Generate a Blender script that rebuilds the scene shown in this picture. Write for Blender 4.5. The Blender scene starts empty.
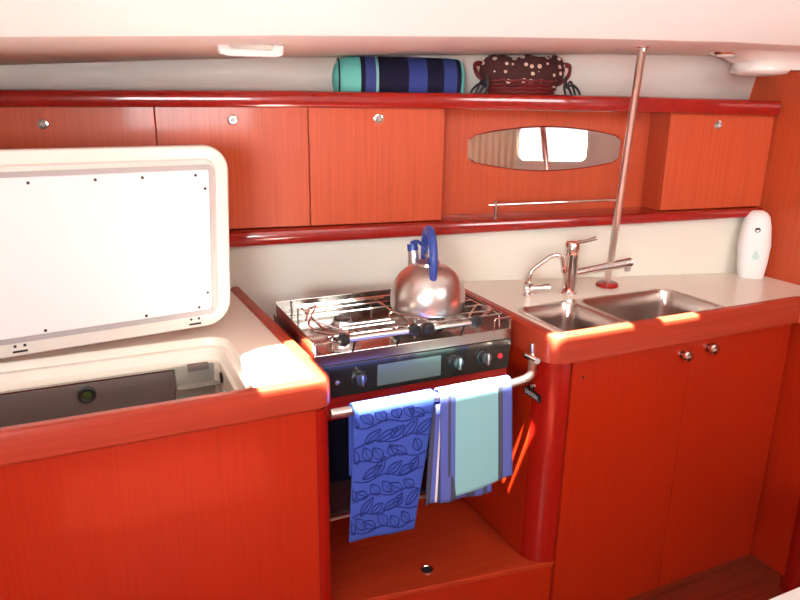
import bpy, bmesh, math, random
from mathutils import Vector, Matrix
random.seed(4)
H = 1.47                      # eye height: geometry below is written relative to the eye level, floor = -1.47
sc = bpy.context.scene
C = sc.collection

# ------------------------------------------------------------------ camera
YAW, PIT, ROL = 0.4304, 0.2853, 0.0114
fw = Vector((math.sin(YAW)*math.cos(PIT), math.cos(YAW)*math.cos(PIT), -math.sin(PIT)))
rt = Vector((math.cos(YAW), -math.sin(YAW), 0)); up = rt.cross(fw)
r2 = rt*math.cos(ROL)+up*math.sin(ROL); u2 = -rt*math.sin(ROL)+up*math.cos(ROL)
cam = bpy.data.cameras.new('camera'); cam.lens = 676.2*36/800; cam.sensor_width = 36; cam.clip_start = .02
co = bpy.data.objects.new('camera', cam); C.objects.link(co)
m = Matrix((r2, u2, -fw)).transposed().to_4x4(); m.translation = Vector((0, 0, H)); co.matrix_world = m
sc.camera = co

# ------------------------------------------------------------------ world, sun, light, exposure
w = bpy.data.worlds.new('sky'); sc.world = w; w.use_nodes = True
bg = w.node_tree.nodes['Background']; bg.inputs[0].default_value = (.93, .96, 1, 1); bg.inputs[1].default_value = 1.2
SUNV = Vector((-.30, -.40, 1)).normalized()
sl = bpy.data.lights.new('sun', 'SUN'); sl.energy = 135; sl.angle = math.radians(.6); sl.color = (1, .97, .88)
so = bpy.data.objects.new('sun', sl); C.objects.link(so)
so.rotation_euler = SUNV.to_track_quat('Z', 'Y').to_euler(); so.location = (0, 0, 4)
def area(name, loc, target, sx, sy, power, col=(1, 1, 1), spread=180):
    l = bpy.data.lights.new(name, 'AREA'); l.spread = math.radians(spread); l.shape = 'RECTANGLE'; l.size = sx; l.size_y = sy; l.energy = power; l.color = col
    o = bpy.data.objects.new(name, l); C.objects.link(o)
    v = Vector(target)-Vector(loc); o.location = (loc[0], loc[1], loc[2]+H)
    o.rotation_euler = v.to_track_quat('-Z', 'Y').to_euler()
area('overhead_fill', (.1, -.1, .47), (.35, .5, -1.0), .9, .8, 5, (1, .97, .93))  # added fill lamp overhead, out of view, standing in for roof daylight
area('left_rear_fill', (-1.0, -1.1, .0), (.9, 1.7, .06), .9, .4, 12, (.95, 1, 1), 85)  # added unseen fill from behind left, brightens the lockers and lid
area('right_fill', (1.35, -.6, .44), (1.6, 1.6, -.35), .7, .5, 6.5, (.98, 1, .97), 110)  # added unseen fill that brightens the right splashback and worktop
vs = sc.view_settings; vs.view_transform = 'Standard'; vs.look = 'None'; vs.gamma = 1; vs.use_curve_mapping = False; vs.exposure = 0.17

# ------------------------------------------------------------------ materials
def mat(name, col, rough=.5, metal=0, coat=0, spec=.5, emit=0, trans=0):
    m = bpy.data.materials.new(name); m.use_nodes = True; b = m.node_tree.nodes['Principled BSDF']
    b.inputs['Base Color'].default_value = (*col, 1); b.inputs['Roughness'].default_value = rough
    b.inputs['Metallic'].default_value = metal; b.inputs['Coat Weight'].default_value = coat
    b.inputs['Coat Roughness'].default_value = .08; b.inputs['Specular IOR Level'].default_value = spec
    b.inputs['Transmission Weight'].default_value = trans
    return m
def nodes(m): return m.node_tree.nodes, m.node_tree.links
def wood(name, c1, c2, scale, rough=.3, coat=.3, planks=None):
    m = mat(name, c1, rough, 0, coat, .3); n, l = nodes(m); b = n['Principled BSDF']
    t = n.new('ShaderNodeTexCoord'); mp = n.new('ShaderNodeMapping'); mp.inputs['Scale'].default_value = scale
    nz = n.new('ShaderNodeTexNoise'); nz.inputs['Scale'].default_value = 1; nz.inputs['Detail'].default_value = 5; nz.inputs['Roughness'].default_value = .65
    rp = n.new('ShaderNodeValToRGB'); rp.color_ramp.elements[0].position = .34; rp.color_ramp.elements[1].position = .68
    rp.color_ramp.elements[0].color = (*c2, 1); rp.color_ramp.elements[1].color = (*c1, 1)
    l.new(t.outputs['Object'], mp.inputs[0]); l.new(mp.outputs[0], nz.inputs['Vector']); l.new(nz.outputs[0], rp.inputs[0])
    l.new(rp.outputs[0], b.inputs['Base Color'])
    bp = n.new('ShaderNodeBump'); bp.inputs['Strength'].default_value = .04; bp.inputs['Distance'].default_value = .002
    l.new(nz.outputs[0], bp.inputs['Height']); l.new(bp.outputs[0], b.inputs['Normal'])
    return m
GV = (150, 150, 3); GX = (3, 120, 120); GY = (120, 3, 120)
M = {}
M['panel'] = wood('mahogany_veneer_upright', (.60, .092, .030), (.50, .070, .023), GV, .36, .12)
M['panel_shaded'] = wood('mahogany_veneer_shaded', (.42, .022, .004), (.36, .017, .003), GV, .32, .15)  # locker mahogany darkened: the dimmer light low down is put into the colour
M['panel_x'] = wood('mahogany_veneer_across', (.47, .045, .013), (.38, .031, .009), GX, .30, .35)
M['trim_x'] = wood('varnished_mahogany_across', (.38, .014, .008), (.29, .009, .006), GX, .2, .8)
M['trim_y'] = wood('varnished_mahogany_along', (.44, .014, .008), (.32, .009, .006), GY, .2, .8)
M['fiddle'] = wood('varnished_fiddle', (.42, .046, .020), (.34, .034, .014), GX, .34, .2)
M['post'] = wood('varnished_post', (.34, .009, .004), (.28, .006, .003), GV, .24, .35)
M['floor'] = wood('cabin_sole_wood', (.30, .040, .015), (.19, .022, .010), (2.5, 60, 60), .3, .5)
M['cream'] = mat('cream_liner', (.88, .82, .74), .45)
M['top'] = mat('cream_worktop', (.90, .82, .70), .28, 0, .2)
M['gel'] = mat('cream_gelcoat', (.84, .74, .63), .3, 0, .3)
M['lid'] = mat('white_lid_moulding', (.86, .80, .72), .3, 0, .3)
M['lidpanel'] = mat('white_lid_panel', (.88, .86, .86), .35)
M['gasket'] = mat('grey_gasket', (.42, .38, .38), .6)
M['ceil'] = mat('cream_headliner', (.90, .88, .84), .5)
M['side'] = mat('pale_side_liner', (.88, .80, .73), .5)
M['splash'] = mat('cream_splashback', (.82, .77, .67), .35)
M['steel'] = mat('polished_steel', (.46, .43, .40), .15, 1)
M['brushed'] = mat('brushed_steel', (.70, .66, .63), .30, 1)
M['satin'] = mat('satin_sink_steel', (.60, .53, .49), .27, 1)
M['chrome'] = mat('chrome', (.85, .82, .80), .07, 1)
M['barsteel'] = mat('satin_rail_steel', (.82, .76, .70), .28, 1)
M['black'] = mat('black_plastic', (.012, .012, .014), .3)
M['panelblack'] = mat('dark_gloss_control_panel', (.085, .072, .062), .16, .7)
M['display'] = mat('grey_green_window', (.12, .15, .14), .25)
M['glassblack'] = mat('black_oven_glass', (.006, .008, .016), .08, 0, .5)
M['white'] = mat('white_plastic', (.88, .86, .84), .35)
M['red'] = mat('red_plastic', (.6, .01, .03), .3)
M['blue'] = mat('blue_plastic', (.025, .06, .30), .3)
M['evap'] = mat('grey_brown_plate', (.16, .125, .115), .5)
M['liner_dark'] = mat('grey_green_box_liner', (.38, .38, .33), .6)
M['mirror'] = mat('mirror_glass', (.93, .92, .90), .01, 1)
M['dark'] = mat('dark_hole', (.015, .01, .01), .6)
M['green'] = mat('green_indicator', (.05, .10, .02), .4)
M['wicker'] = mat('dark_red_wicker', (.16, .012, .012), .45)
M['ribbon'] = mat('black_ribbon', (.015, .015, .02), .6)
M['lampglass'] = mat('milky_lamp_glass', (.85, .82, .78), .3)
M['tablewhite'] = mat('white_table_laminate', (.85, .82, .78), .3)
M['droplet'] = mat('pale_green_print', (.55, .72, .68), .5)
M['knob_grey'] = mat('dark_grey_knob', (.05, .05, .055), .25, .3)

def cloth_noise(m, s=900, k=.25):
    n, l = nodes(m); b = n['Principled BSDF']
    nz = n.new('ShaderNodeTexNoise'); nz.inputs['Scale'].default_value = s
    t = n.new('ShaderNodeTexCoord'); l.new(t.outputs['Object'], nz.inputs['Vector'])
    bp = n.new('ShaderNodeBump'); bp.inputs['Strength'].default_value = k; bp.inputs['Distance'].default_value = .001
    l.new(nz.outputs[0], bp.inputs['Height']); l.new(bp.outputs[0], b.inputs['Normal'])
def stripes(name, stops, axis='U', rough=.85):
    """hard-edged stripes along the UV map's u"""
    m = mat(name, (1, 1, 1), rough, spec=.2); n, l = nodes(m); b = n['Principled BSDF']
    uv = n.new('ShaderNodeUVMap'); sp = n.new('ShaderNodeSeparateXYZ'); rp = n.new('ShaderNodeValToRGB')
    cr = rp.color_ramp; cr.interpolation = 'CONSTANT'
    cr.elements[0].position = 0; cr.elements[0].color = (*stops[0][1], 1)
    cr.elements[1].position = stops[1][0]; cr.elements[1].color = (*stops[1][1], 1)
    for p, c in stops[2:]:
        e = cr.elements.new(p); e.color = (*c, 1)
    l.new(uv.outputs[0], sp.inputs[0]); l.new(sp.outputs[0], rp.inputs[0]); l.new(rp.outputs[0], b.inputs['Base Color'])
    cloth_noise(m)
    return m
TQ = (.22, .50, .47); NV = (.010, .010, .030); BL = (.10, .13, .42); LB = (.10, .13, .45); WH = (.75, .75, .8); GR = (.06, .07, .12)
M['bolster'] = stripes('striped_bolster_fabric', [(0, (.14, .50, .45)), (.20, NV), (.235, (.04, .055, .22)), (.315, TQ), (.335, NV), (.56, (.035, .055, .24)), (.70, NV), (.83, (.035, .055, .22)), (.93, NV), (.965, (.12, .5, .45))])
M['towel_stripe'] = stripes('striped_towel_cloth', [(0, LB), (.10, GR), (.14, BL), (.2, (.24, .50, .54)), (.79, (.07, .08, .12)), (.86, BL)])
M['towel_back'] = stripes('striped_towel_reverse', [(0, GR), (.07, LB), (.14, WH), (.17, GR), (.24, BL), (.34, GR), (.44, BL), (.6, GR), (.72, LB), (.84, GR), (.92, BL)])
M['towel_blue'] = mat('blue_towel_cloth', (.048, .092, .42), .9, spec=.15); cloth_noise(M['towel_blue'])
M['leaf'] = mat('navy_leaf_print', (.022, .035, .20), .9, spec=.1)
def dots():
    m = mat('brown_cloth_with_cream_dots', (.05, .015, .015), .9); n, l = nodes(m); b = n['Principled BSDF']
    t = n.new('ShaderNodeTexCoord'); mp = n.new('ShaderNodeMapping'); mp.inputs['Scale'].default_value = (40, 40, 44)
    v = n.new('ShaderNodeTexVoronoi'); v.inputs['Randomness'].default_value = .45; v.inputs['Scale'].default_value = 1
    rp = n.new('ShaderNodeValToRGB'); rp.color_ramp.interpolation = 'CONSTANT'
    rp.color_ramp.elements[0].color = (.75, .6, .5, 1); rp.color_ramp.elements[1].position = .30; rp.color_ramp.elements[1].color = (.06, .016, .016, 1)
    l.new(t.outputs['Object'], mp.inputs[0]); l.new(mp.outputs[0], v.inputs['Vector']); l.new(v.outputs['Distance'], rp.inputs[0]); l.new(rp.outputs[0], b.inputs['Base Color'])
    return m
M['dots'] = dots()
def curtain_mat():
    m = mat('beige_curtain_cloth', (.85, .74, .58), .9); cloth_noise(m, 500); return m
M['curtain'] = curtain_mat()

# ------------------------------------------------------------------ helpers
def obj(name, bm, mt, parent=None, smooth=35, bevel=0, seg=2, solid=0, kind=None):
    off = Vector((0, 0, 0))
    p = parent
    while p is not None:
        off += p.location; p = p.parent
    bm.normal_update()
    for v in bm.verts: v.co = v.co+Vector((0, 0, H))-off
    me = bpy.data.meshes.new(name); bm.to_mesh(me); bm.free()
    for k in (mt if isinstance(mt, (list, tuple)) else [mt]): me.materials.append(M[k])
    o = bpy.data.objects.new(name, me); C.objects.link(o)
    if parent: o.parent = parent
    if smooth:
        for pl in me.polygons: pl.use_smooth = True
        me.set_sharp_from_angle(angle=math.radians(smooth))
    if solid:
        s = o.modifiers.new('thickness', 'SOLIDIFY'); s.thickness = solid; s.offset = 0
    if bevel:
        b = o.modifiers.new('bevel', 'BEVEL'); b.width = bevel; b.segments = seg; b.limit_method = 'ANGLE'; b.angle_limit = math.radians(40)
    if kind: o['kind'] = kind
    return o
def thing(name, label, cat, loc, group=None):
    o = bpy.data.objects.new(name, None); C.objects.link(o); o.empty_display_size = .05
    o.location = (loc[0], loc[1], loc[2]+H); o['label'] = label; o['category'] = cat
    if group: o['group'] = group
    return o
def tag(o, label, cat, group=None):
    o['label'] = label; o['category'] = cat
    if group: o['group'] = group
    return o
def hexa(bm, p):
    """8 points: bottom loop 4, top loop 4"""
    v = [bm.verts.new(q) for q in p]
    for f in ((3, 2, 1, 0), (4, 5, 6, 7), (0, 1, 5, 4), (1, 2, 6, 5), (2, 3, 7, 6), (3, 0, 4, 7)):
        bm.faces.new([v[i] for i in f])
def box(bm, x0, x1, y0, y1, z0, z1):
    hexa(bm, [(x0, y0, z0), (x1, y0, z0), (x1, y1, z0), (x0, y1, z0), (x0, y0, z1), (x1, y0, z1), (x1, y1, z1), (x0, y1, z1)])
def B(): return bmesh.new()
def mkbox(*a):
    bm = B(); box(bm, *a); return bm
def tube(bm, pts, r, n=12, closed=False, caps=True, rads=None):
    pts = [Vector(p) for p in pts]; N = len(pts); rings = []; prev = None
    for i, p in enumerate(pts):
        if closed: t = pts[(i+1) % N]-pts[i-1]
        else: t = pts[min(i+1, N-1)]-pts[max(i-1, 0)]
        t.normalize()
        if prev is None: a = t.orthogonal().normalized()
        else:
            a = prev-t*prev.dot(t); a.normalize()
        prev = a; b = t.cross(a); rr = rads[i] if rads else r
        rings.append([bm.verts.new(p+a*rr*math.cos(2*math.pi*k/n)+b*rr*math.sin(2*math.pi*k/n)) for k in range(n)])
    for i in range(N if closed else N-1):
        A, D = rings[i], rings[(i+1) % N]
        for k in range(n): bm.faces.new([A[k], A[(k+1) % n], D[(k+1) % n], D[k]])
    if caps and not closed:
        bm.faces.new(rings[0][::-1]); bm.faces.new(rings[-1])
def lathe(bm, c, prof, axis=(0, 0, 1), n=32):
    """prof: (radius, height) from the axis foot c"""
    ax = Vector(axis).normalized(); a = ax.orthogonal().normalized(); b = ax.cross(a); c = Vector(c); rings = []
    for r, h in prof:
        if r < 1e-6: rings.append([bm.verts.new(c+ax*h)])
        else: rings.append([bm.verts.new(c+ax*h+a*r*math.cos(2*math.pi*k/n)+b*r*math.sin(2*math.pi*k/n)) for k in range(n)])
    for A, D in zip(rings, rings[1:]):
        for k in range(n):
            q = [A[k % len(A)], A[(k+1) % len(A)], D[(k+1) % len(D)], D[k % len(D)]]
            q = [v for i, v in enumerate(q) if v not in q[:i]]
            if len(q) >= 3: bm.faces.new(q)
    if len(rings[0]) > 1: bm.faces.new(rings[0][::-1])
    if len(rings[-1]) > 1: bm.faces.new(rings[-1])
def smoothpath(pts, rad, seg=6):
    """round the inner corners of a polyline"""
    pts = [Vector(p) for p in pts]; out = [pts[0]]
    for i in range(1, len(pts)-1):
        p = pts[i]; a = (pts[i-1]-p); b = (pts[i+1]-p); r = min(rad, a.length*.49, b.length*.49)
        a = p+a.normalized()*r; b = p+b.normalized()*r
        for k in range(seg+1):
            t = k/seg; out.append(a*(1-t)**2+p*2*t*(1-t)+b*t*t)
    out.append(pts[-1]); return out
def rrect(x0, x1, y0, y1, r, seg=6):
    o = []
    for cx, cy, a0 in ((x1-r, y0+r, -90), (x1-r, y1-r, 0), (x0+r, y1-r, 90), (x0+r, y0+r, 180)):
        for k in range(seg+1):
            a = math.radians(a0+90*k/seg); o.append((cx+r*math.cos(a), cy+r*math.sin(a)))
    return o
def loft(bm, loops, cap0=True, cap1=True):
    L = [[bm.verts.new(p) for p in lp] for lp in loops]; n = len(L[0])
    for A, D in zip(L, L[1:]):
        for k in range(n): bm.faces.new([A[k], A[(k+1) % n], D[(k+1) % n], D[k]])
    if cap0: bm.faces.new(L[0][::-1])
    if cap1: bm.faces.new(L[-1])
def plate(bm, outer, holes, z0, z1):
    """flat slab with holes"""
    edges = []
    for lp in [outer]+holes:
        vs = [bm.verts.new((p[0], p[1], z1)) for p in lp]
        edges += [bm.edges.new((vs[i], vs[(i+1) % len(vs)])) for i in range(len(vs))]
    r = bmesh.ops.triangle_fill(bm, use_beauty=True, use_dissolve=False, edges=edges)
    fs = [g for g in r['geom'] if isinstance(g, bmesh.types.BMFace)]
    e = bmesh.ops.extrude_face_region(bm, geom=fs)
    for g in e['geom']:
        if isinstance(g, bmesh.types.BMVert): g.co.z = z0
    bmesh.ops.recalc_face_normals(bm, faces=bm.faces)
def sweep(bm, path, prof):
    """horizontal path (x, y); prof: (across, z) closed loop, across + = to the left of travel"""
    pts = [Vector((p[0], p[1], 0)) for p in path]; loops = []
    for i, p in enumerate(pts):
        a = (p-pts[i-1]).normalized() if i else (pts[1]-p).normalized()
        b = (pts[i+1]-p).normalized() if i < len(pts)-1 else a
        na = Vector((-a.y, a.x, 0)); nb = Vector((-b.y, b.x, 0)); nn = (na+nb).normalized(); k = 1/max(.5, nn.dot(na))
        loops.append([(p.x+nn.x*q[0]*k, p.y+nn.y*q[0]*k, q[1]) for q in prof])
    loft(bm, loops); bmesh.ops.recalc_face_normals(bm, faces=bm.faces)

# wall frame: the hull side runs aft-to-forward at a slant
KX = math.hypot(1, .27)
UX, UY = 1/KX, -.27/KX
NX, NY = -.27/KX, -1/KX
def W(s, off, z): return (.371+s*UX+off*NX, 2.013+s*UY+off*NY, z)
def sx(x, off=0): return (x-.371-off*NX)/UX
def wbox(bm, s0, s1, o0, o1, z0, z1, z0b=None, z1b=None):
    z0b = z0 if z0b is None else z0b; z1b = z1 if z1b is None else z1b
    hexa(bm, [W(s0, o1, z0), W(s1, o1, z0b), W(s1, o0, z0b), W(s0, o0, z0), W(s0, o1, z1), W(s1, o1, z1b), W(s1, o0, z1b), W(s0, o0, z1)])
S0, S1 = -1.75, 1.725         # ends of the slanted wall
XB = 2.04                     # bulkhead

# ------------------------------------------------------------------ the room shell
bm = B(); box(bm, -1.5, 3.2, -1.4, 2.3, -1.52, -1.47); obj('floor', bm, 'floor', smooth=0, kind='structure')
bm = B(); wbox(bm, S0, S1, -.04, 0, -1.1, -.475, -1.1, -.348); obj('wall_splashback', bm, 'splash', smooth=0, kind='structure')
def zc(x):                    # headliner height along the boat
    P = [(-1.5, .05), (-.19, .085), (.33, .112), (.9, .135), (1.5, .151), (2.1, .156)]
    for (a, za), (b, zb) in zip(P, P[1:]):
        if x <= b: return za+(zb-za)*(x-a)/(b-a)
    return P[-1][1]
bm = B()                      # cream liner behind the shelf, leaning inboard
xs = [S0+(S1+.05-S0)*i/16 for i in range(17)]
lo = [bm.verts.new(W(s, -.105, .0035)) for s in xs]; hi = [bm.verts.new(W(s, -.07, zc(W(s, 0, 0)[0])+.02)) for s in xs]
for i in range(16): bm.faces.new([lo[i], lo[i+1], hi[i+1], hi[i]])
obj('wall_hull_side', bm, 'side', solid=.006, kind='structure')
# headliner, coachroof side with unseen openings shaped to cast the sun patches, and coachroof with a hatch
EY = 1.30
def slope_z(x, y): return zc(x)+.012+(EY-y)*.95
def up_to_slope(x, y):
    t = 0
    for _ in range(40):
        X = x+SUNV.x/SUNV.z*t; Y = y+SUNV.y/SUNV.z*t; t = slope_z(X, Y)+.55
    return (X, Y)
bm = B()
xs = [-1.5+4.7*i/28 for i in range(29)]
rows = []
for x in xs:
    rows.append([bm.verts.new(p) for p in ((x, 2.6, zc(x)), (x, EY+.07, zc(x)), (x, EY+.03, zc(x)+.001), (x, EY+.01, zc(x)+.004), (x, EY, zc(x)+.012))])
for a, b in zip(rows, rows[1:]):
    for k in range(4): bm.faces.new([a[k], b[k], b[k+1], a[k+1]])
low = [r[-1] for r in rows]
topy = .64
edges = [bm.edges.get((a, b)) for a, b in zip(low, low[1:])]
tv = [bm.verts.new((x, topy, slope_z(x, topy))) for x in xs]
edges += [bm.edges.new((a, b)) for a, b in zip(tv, tv[1:])]
edges += [bm.edges.new((low[0], tv[0])), bm.edges.new((low[-1], tv[-1]))]
patches = [[(.262, 1.212), (.255, 1.36), (.275, 1.44), (.32, 1.47), (.43, 1.475), (.43, 1.37), (.400, 1.345), (.400, 1.212)],
           [(.440, 1.226), (.90, 1.226), (.90, 1.182), (.440, 1.182)],
           [(.972, 1.262), (1.215, 1.262), (1.215, 1.228), (.972, 1.228)],
           [(1.315, 1.262), (1.44, 1.260), (1.44, 1.228), (1.315, 1.228)]]
for pt in patches:
    hv = []
    for px, py in pt:
        q = up_to_slope(px, py); hv.append(bm.verts.new((q[0], q[1], slope_z(*q))))
    edges += [bm.edges.new((hv[i], hv[(i+1) % len(hv)])) for i in range(len(hv))]
bmesh.ops.triangle_fill(bm, use_beauty=True, use_dissolve=False, edges=edges)
obj('ceiling', bm, 'ceil', solid=.004, smooth=30, kind='structure')
bm = B(); plate(bm, [(-1.5, -1.4), (3.2, -1.4), (3.2, .66), (-1.5, .66)], [rrect(-.9, -.1, -1.2, -.75, .06)], .735, .775)
obj('ceiling', bm, 'ceil', kind='structure')
# bulkhead at the right, left side, far side of the saloon
bm = B(); box(bm, XB, XB+.03, .95, 2.4, -1.47, .42)
obj('wall_right', bm, 'panel', smooth=0, kind='structure')
bm = B(); box(bm, -1.55, -1.5, -1.4, 2.7, -1.47, .74); obj('wall_left', bm, 'cream', smooth=0, kind='structure')
bm = B(); box(bm, 3.2, 3.25, -1.4, 2.6, -1.47, .74); obj('wall_forward', bm, 'panel', smooth=0, kind='structure')
bm = B()                      # far side, with the window opening that the mirror shows
plate(bm, [(-1.5, -1.47), (3.2, -1.47), (3.2, .74), (-1.5, .74)], [rrect(1.50, 2.02, -.43, -.17, .04), rrect(-.2, .6, -.43, -.17, .04)], 0, .04)
for v in bm.verts: v.co = Vector((v.co.x, -1.39+v.co.z, v.co.y))
bmesh.ops.recalc_face_normals(bm, faces=bm.faces)
obj('wall_back', bm, 'cream', kind='structure')
def window_frame(n, x0, x1):
    bm = B(); lo_ = []
    for e, y in ((.03, -1.35), (.03, -1.335), (0, -1.335), (0, -1.35)):
        lo_.append([(p[0], y, p[1]) for p in rrect(x0-e, x1+e, -.43-e, -.17+e, .05+e)])
    loft(bm, lo_+[lo_[0]], False, False); obj('window_%d' % n, bm, 'cream', kind='structure')
window_frame(1, 1.50, 2.02); window_frame(2, -.2, .6)
bm = B(); prev = None         # curtain at the left of that window
for i in range(61):
    x = 1.02+.46*i/60; y = -1.315+.012*math.sin(i*.95)
    a = bm.verts.new((x, y, -.75)); b = bm.verts.new((x, y, -.02))
    if prev: bm.faces.new([prev[0], a, b, prev[1]])
    prev = (a, b)
tag(obj('curtain', bm, 'curtain', solid=.003, smooth=60), 'beige pleated curtain beside the saloon window seen in the oval mirror', 'curtain')

# skirting of the cabin sole
bm = B(); box(bm, 1.0, 1.87, 1.265, 1.285, -1.47, -1.421); obj('baseboard_back', bm, 'floor', smooth=0, kind='structure')
bm = B(); box(bm, 1.87, 1.885, 1.05, 1.264, -1.47, -1.421); obj('baseboard_right', bm, 'floor', smooth=0, kind='structure')

# ------------------------------------------------------------------ overhead lockers and their rails
bm = B()
def rail_prof(o0, o1, z0, z1, r=.008):
    return [(o0, z0), (o1-r, z0), (o1-.3*r, z0+.3*r), (o1, z0+r), (o1, z1-r), (o1-.3*r, z1-.3*r), (o1-r, z1), (o0, z1)]
def wrail(s0, s1, o0, o1, z0, z1, z0b, z1b, arch=lambda s: 0):
    bm = B(); loops = []
    for i in range(25):
        t = i/24; s = s0+(s1-s0)*t
        loops.append([W(s, o, z) for o, z in rail_prof(o0, o1, z0+(z0b-z0)*t+arch(s), z1+(z1b-z1)*t+arch(s), .012)])
    loft(bm, loops); bmesh.ops.recalc_face_normals(bm, faces=bm.faces); return bm
TS = 1.715
obj('trim_1', wrail(S0, TS, .018, .045, -.027, .017, -.032, .016, lambda s: .011*max(0, math.cos((s-.5)*1.25))), 'trim_x', kind='structure')      # upper rail
sl0, sl1 = 0.0, 1.67
zb = lambda s: -.417+(s-sl0)*(.062/1.67); zt = lambda s: -.370+(s-sl0)*(.044/1.67)
obj('trim_2', wrail(S0, TS, -.10, .045, zb(S0), zt(S0), zb(TS), zt(TS)), 'trim_x', kind='structure')
bm = B(); wbox(bm, S0, TS, -.102, .017, -.012, .003); obj('locker_top_shelf', bm, 'panel_x', smooth=0)
tag(bpy.data.objects['locker_top_shelf'], 'long varnished wooden shelf on top of the overhead lockers', 'shelf')
RS0, RS1 = .634, 1.372        # the open recess with the mirror
def locker(s0, s1, ks, kz, label, joint_left=True):
    cx = W((s0+s1)/2, -.04, 0)
    t = thing('overhead_locker', label, 'locker', (cx[0], cx[1], zt((s0+s1)/2)), 'overhead lockers along the hull side')
    g = .0012; bm = B()
    wbox(bm, s0, s1, -.104, -.002, zt(s0)+.002, -.0125, zt(s1)+.002, -.0125)
    obj('locker_body', bm, 'panel', t, smooth=0)
    bm = B(); wbox(bm, s0+g, s1-g, -.001, .016, zt(s0)+.004, -.0135, zt(s1)+.004, -.0135)
    d = obj('door', bm, 'panel', t, smooth=0, bevel=.0015)
    c = Vector(W(ks, .016, kz)); bm = B()
    lathe(bm, c, [(.0145, 0), (.0150, .002), (.0135, .005), (.010, .0055), (.0085, .004)], (NX, NY, 0), 28)
    k = obj('latch_ring', bm, 'chrome', d)
    bm = B(); lathe(bm, c+Vector((NX, NY, 0))*.0035, [(.0078, 0), (.0078, .005), (.006, .0065), (0, .007)], (NX, NY, 0), 20)
    obj('latch_button', bm, 'gasket', d)
so_ = .016
locker(S0+.02, -.752, -1.25, -.073, 'mahogany overhead locker hidden behind the raised lid, beyond the left edge of the photo')
locker(-.75, sx(.186, so_), sx(-.095, so_), -.069, 'mahogany overhead locker above the open lid, at the far left')
locker(sx(.186, so_), sx(.592, so_), sx(.389, so_), -.055, 'mahogany overhead locker behind the right corner of the white lid')
locker(sx(.592, so_), sx(.978, so_)+.002, sx(.789, so_), -.049, 'mahogany overhead locker just left of the mirror recess, above the kettle')
locker(sx(1.679, so_), S1-.003, sx(1.839, so_), -.060, 'mahogany overhead locker right of the mirror recess, against the bulkhead')
ra, rb = sx(.978, so_)+.002, sx(1.679, so_)
bm = B(); wbox(bm, ra, rb, -.125, -.105, zt(ra)-.02, -.013, zt(rb)-.02, -.013); obj('wall_recess', bm, 'panel', smooth=0, kind='structure')
# mirror
bm = B(); mz = -.142; s_a, s_b = .741, 1.262; top = []; N = 24
for i in range(N+1):
    t = i/N; s = s_a+(s_b-s_a)*t; hh = .039+.033*math.sin(math.pi*t)**.85
    e = min(t, 1-t)*(s_b-s_a)
    if e < .012: hh -= (.012-math.sqrt(max(0, .012**2-(.012-e)**2)))*.8
    top.append((s, hh))
outl = [(s, mz+h) for s, h in top]+[(s, mz-h) for s, h in reversed(top)]
cs = (s_a+s_b)/2
def sc_(k, o): return [W(cs+(s-cs)*(1-k*.5), o, mz+(z-mz)*(1-k*2)) for s, z in outl]
loft(bm, [[W(s, -.1045, z) for s, z in outl], [W(s, -.1005, z) for s, z in outl], sc_(.03, -.0985)])
bmesh.ops.recalc_face_normals(bm, faces=bm.faces)
tag(obj('mirror', bm, 'mirror', smooth=20), 'long boat-shaped mirror with curved edges on the wood panel behind the sink', 'mirror')
# small rail on the ledge
lr = thing('ledge_rail', 'thin chrome guard rail standing on the ledge below the mirror', 'rail', W(sx(1.35), 0, zt(.9)))
bm = B(); tube(bm, [W(sx(1.125), .018, -.305), W(sx(1.550), .018, -.293)], .0045)
obj('rail_bar', bm, 'chrome', lr)
for x in (1.148, 1.535):
    s = sx(x); bm = B(); lathe(bm, W(s, .018, zt(s)-.001), [(.008, 0), (.008, .004), (.005, .008), (.005, .03), (.0062, .036), (.0062, -.300-zt(s)+.008)], n=16)
    obj('rail_post', bm, 'chrome', lr)

# ------------------------------------------------------------------ icebox unit (left)
ic = thing('icebox_cabinet', 'mahogany cabinet at the left holding the open icebox', 'cabinet', (0, 1.5, -1.47))
XI = .405
bm = B(); box(bm, -1.2, XI-.030, 1.228, 1.25, -1.47, -.612); obj('front_panel', bm, 'panel_shaded', ic, smooth=0)
bm = B(); box(bm, XI-.012, XI, 1.27, 1.93, -1.47, -.612); obj('side_panel', bm, 'panel_shaded', ic, smooth=0)
bm = B(); a = [(XI-.030+.035*math.sin(math.radians(q)), 1.257-.035*math.cos(math.radians(q))) for q in range(0, 91, 10)]+[(XI+.005, 1.30), (XI-.012, 1.30), (XI-.012, 1.262), (XI-.03, 1.25)]
loft(bm, [[(p[0], p[1], z) for p in a] for z in (-1.47, -.612)]); bmesh.ops.recalc_face_normals(bm, faces=bm.faces)
obj('corner_post', bm, 'post', ic)
wt = thing('icebox_worktop', 'cream worktop with open icebox hatch and raised white lid', 'worktop', (0, 1.5, -.61))
YW = lambda x, off=.004: 2.013-.27*(x-.371)-off*KX
bm = B(); outer = [(-1.2, 1.225), (XI-.02, 1.225), (XI-.005, 1.24), (XI-.034, YW(XI)), (-1.2, YW(-1.2))]
hole = rrect(-.75, .262, 1.245, 1.590, .05)
plate(bm, outer, [hole], -.605, -.55); obj('worktop', bm, 'top', wt, bevel=.004)
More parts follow.
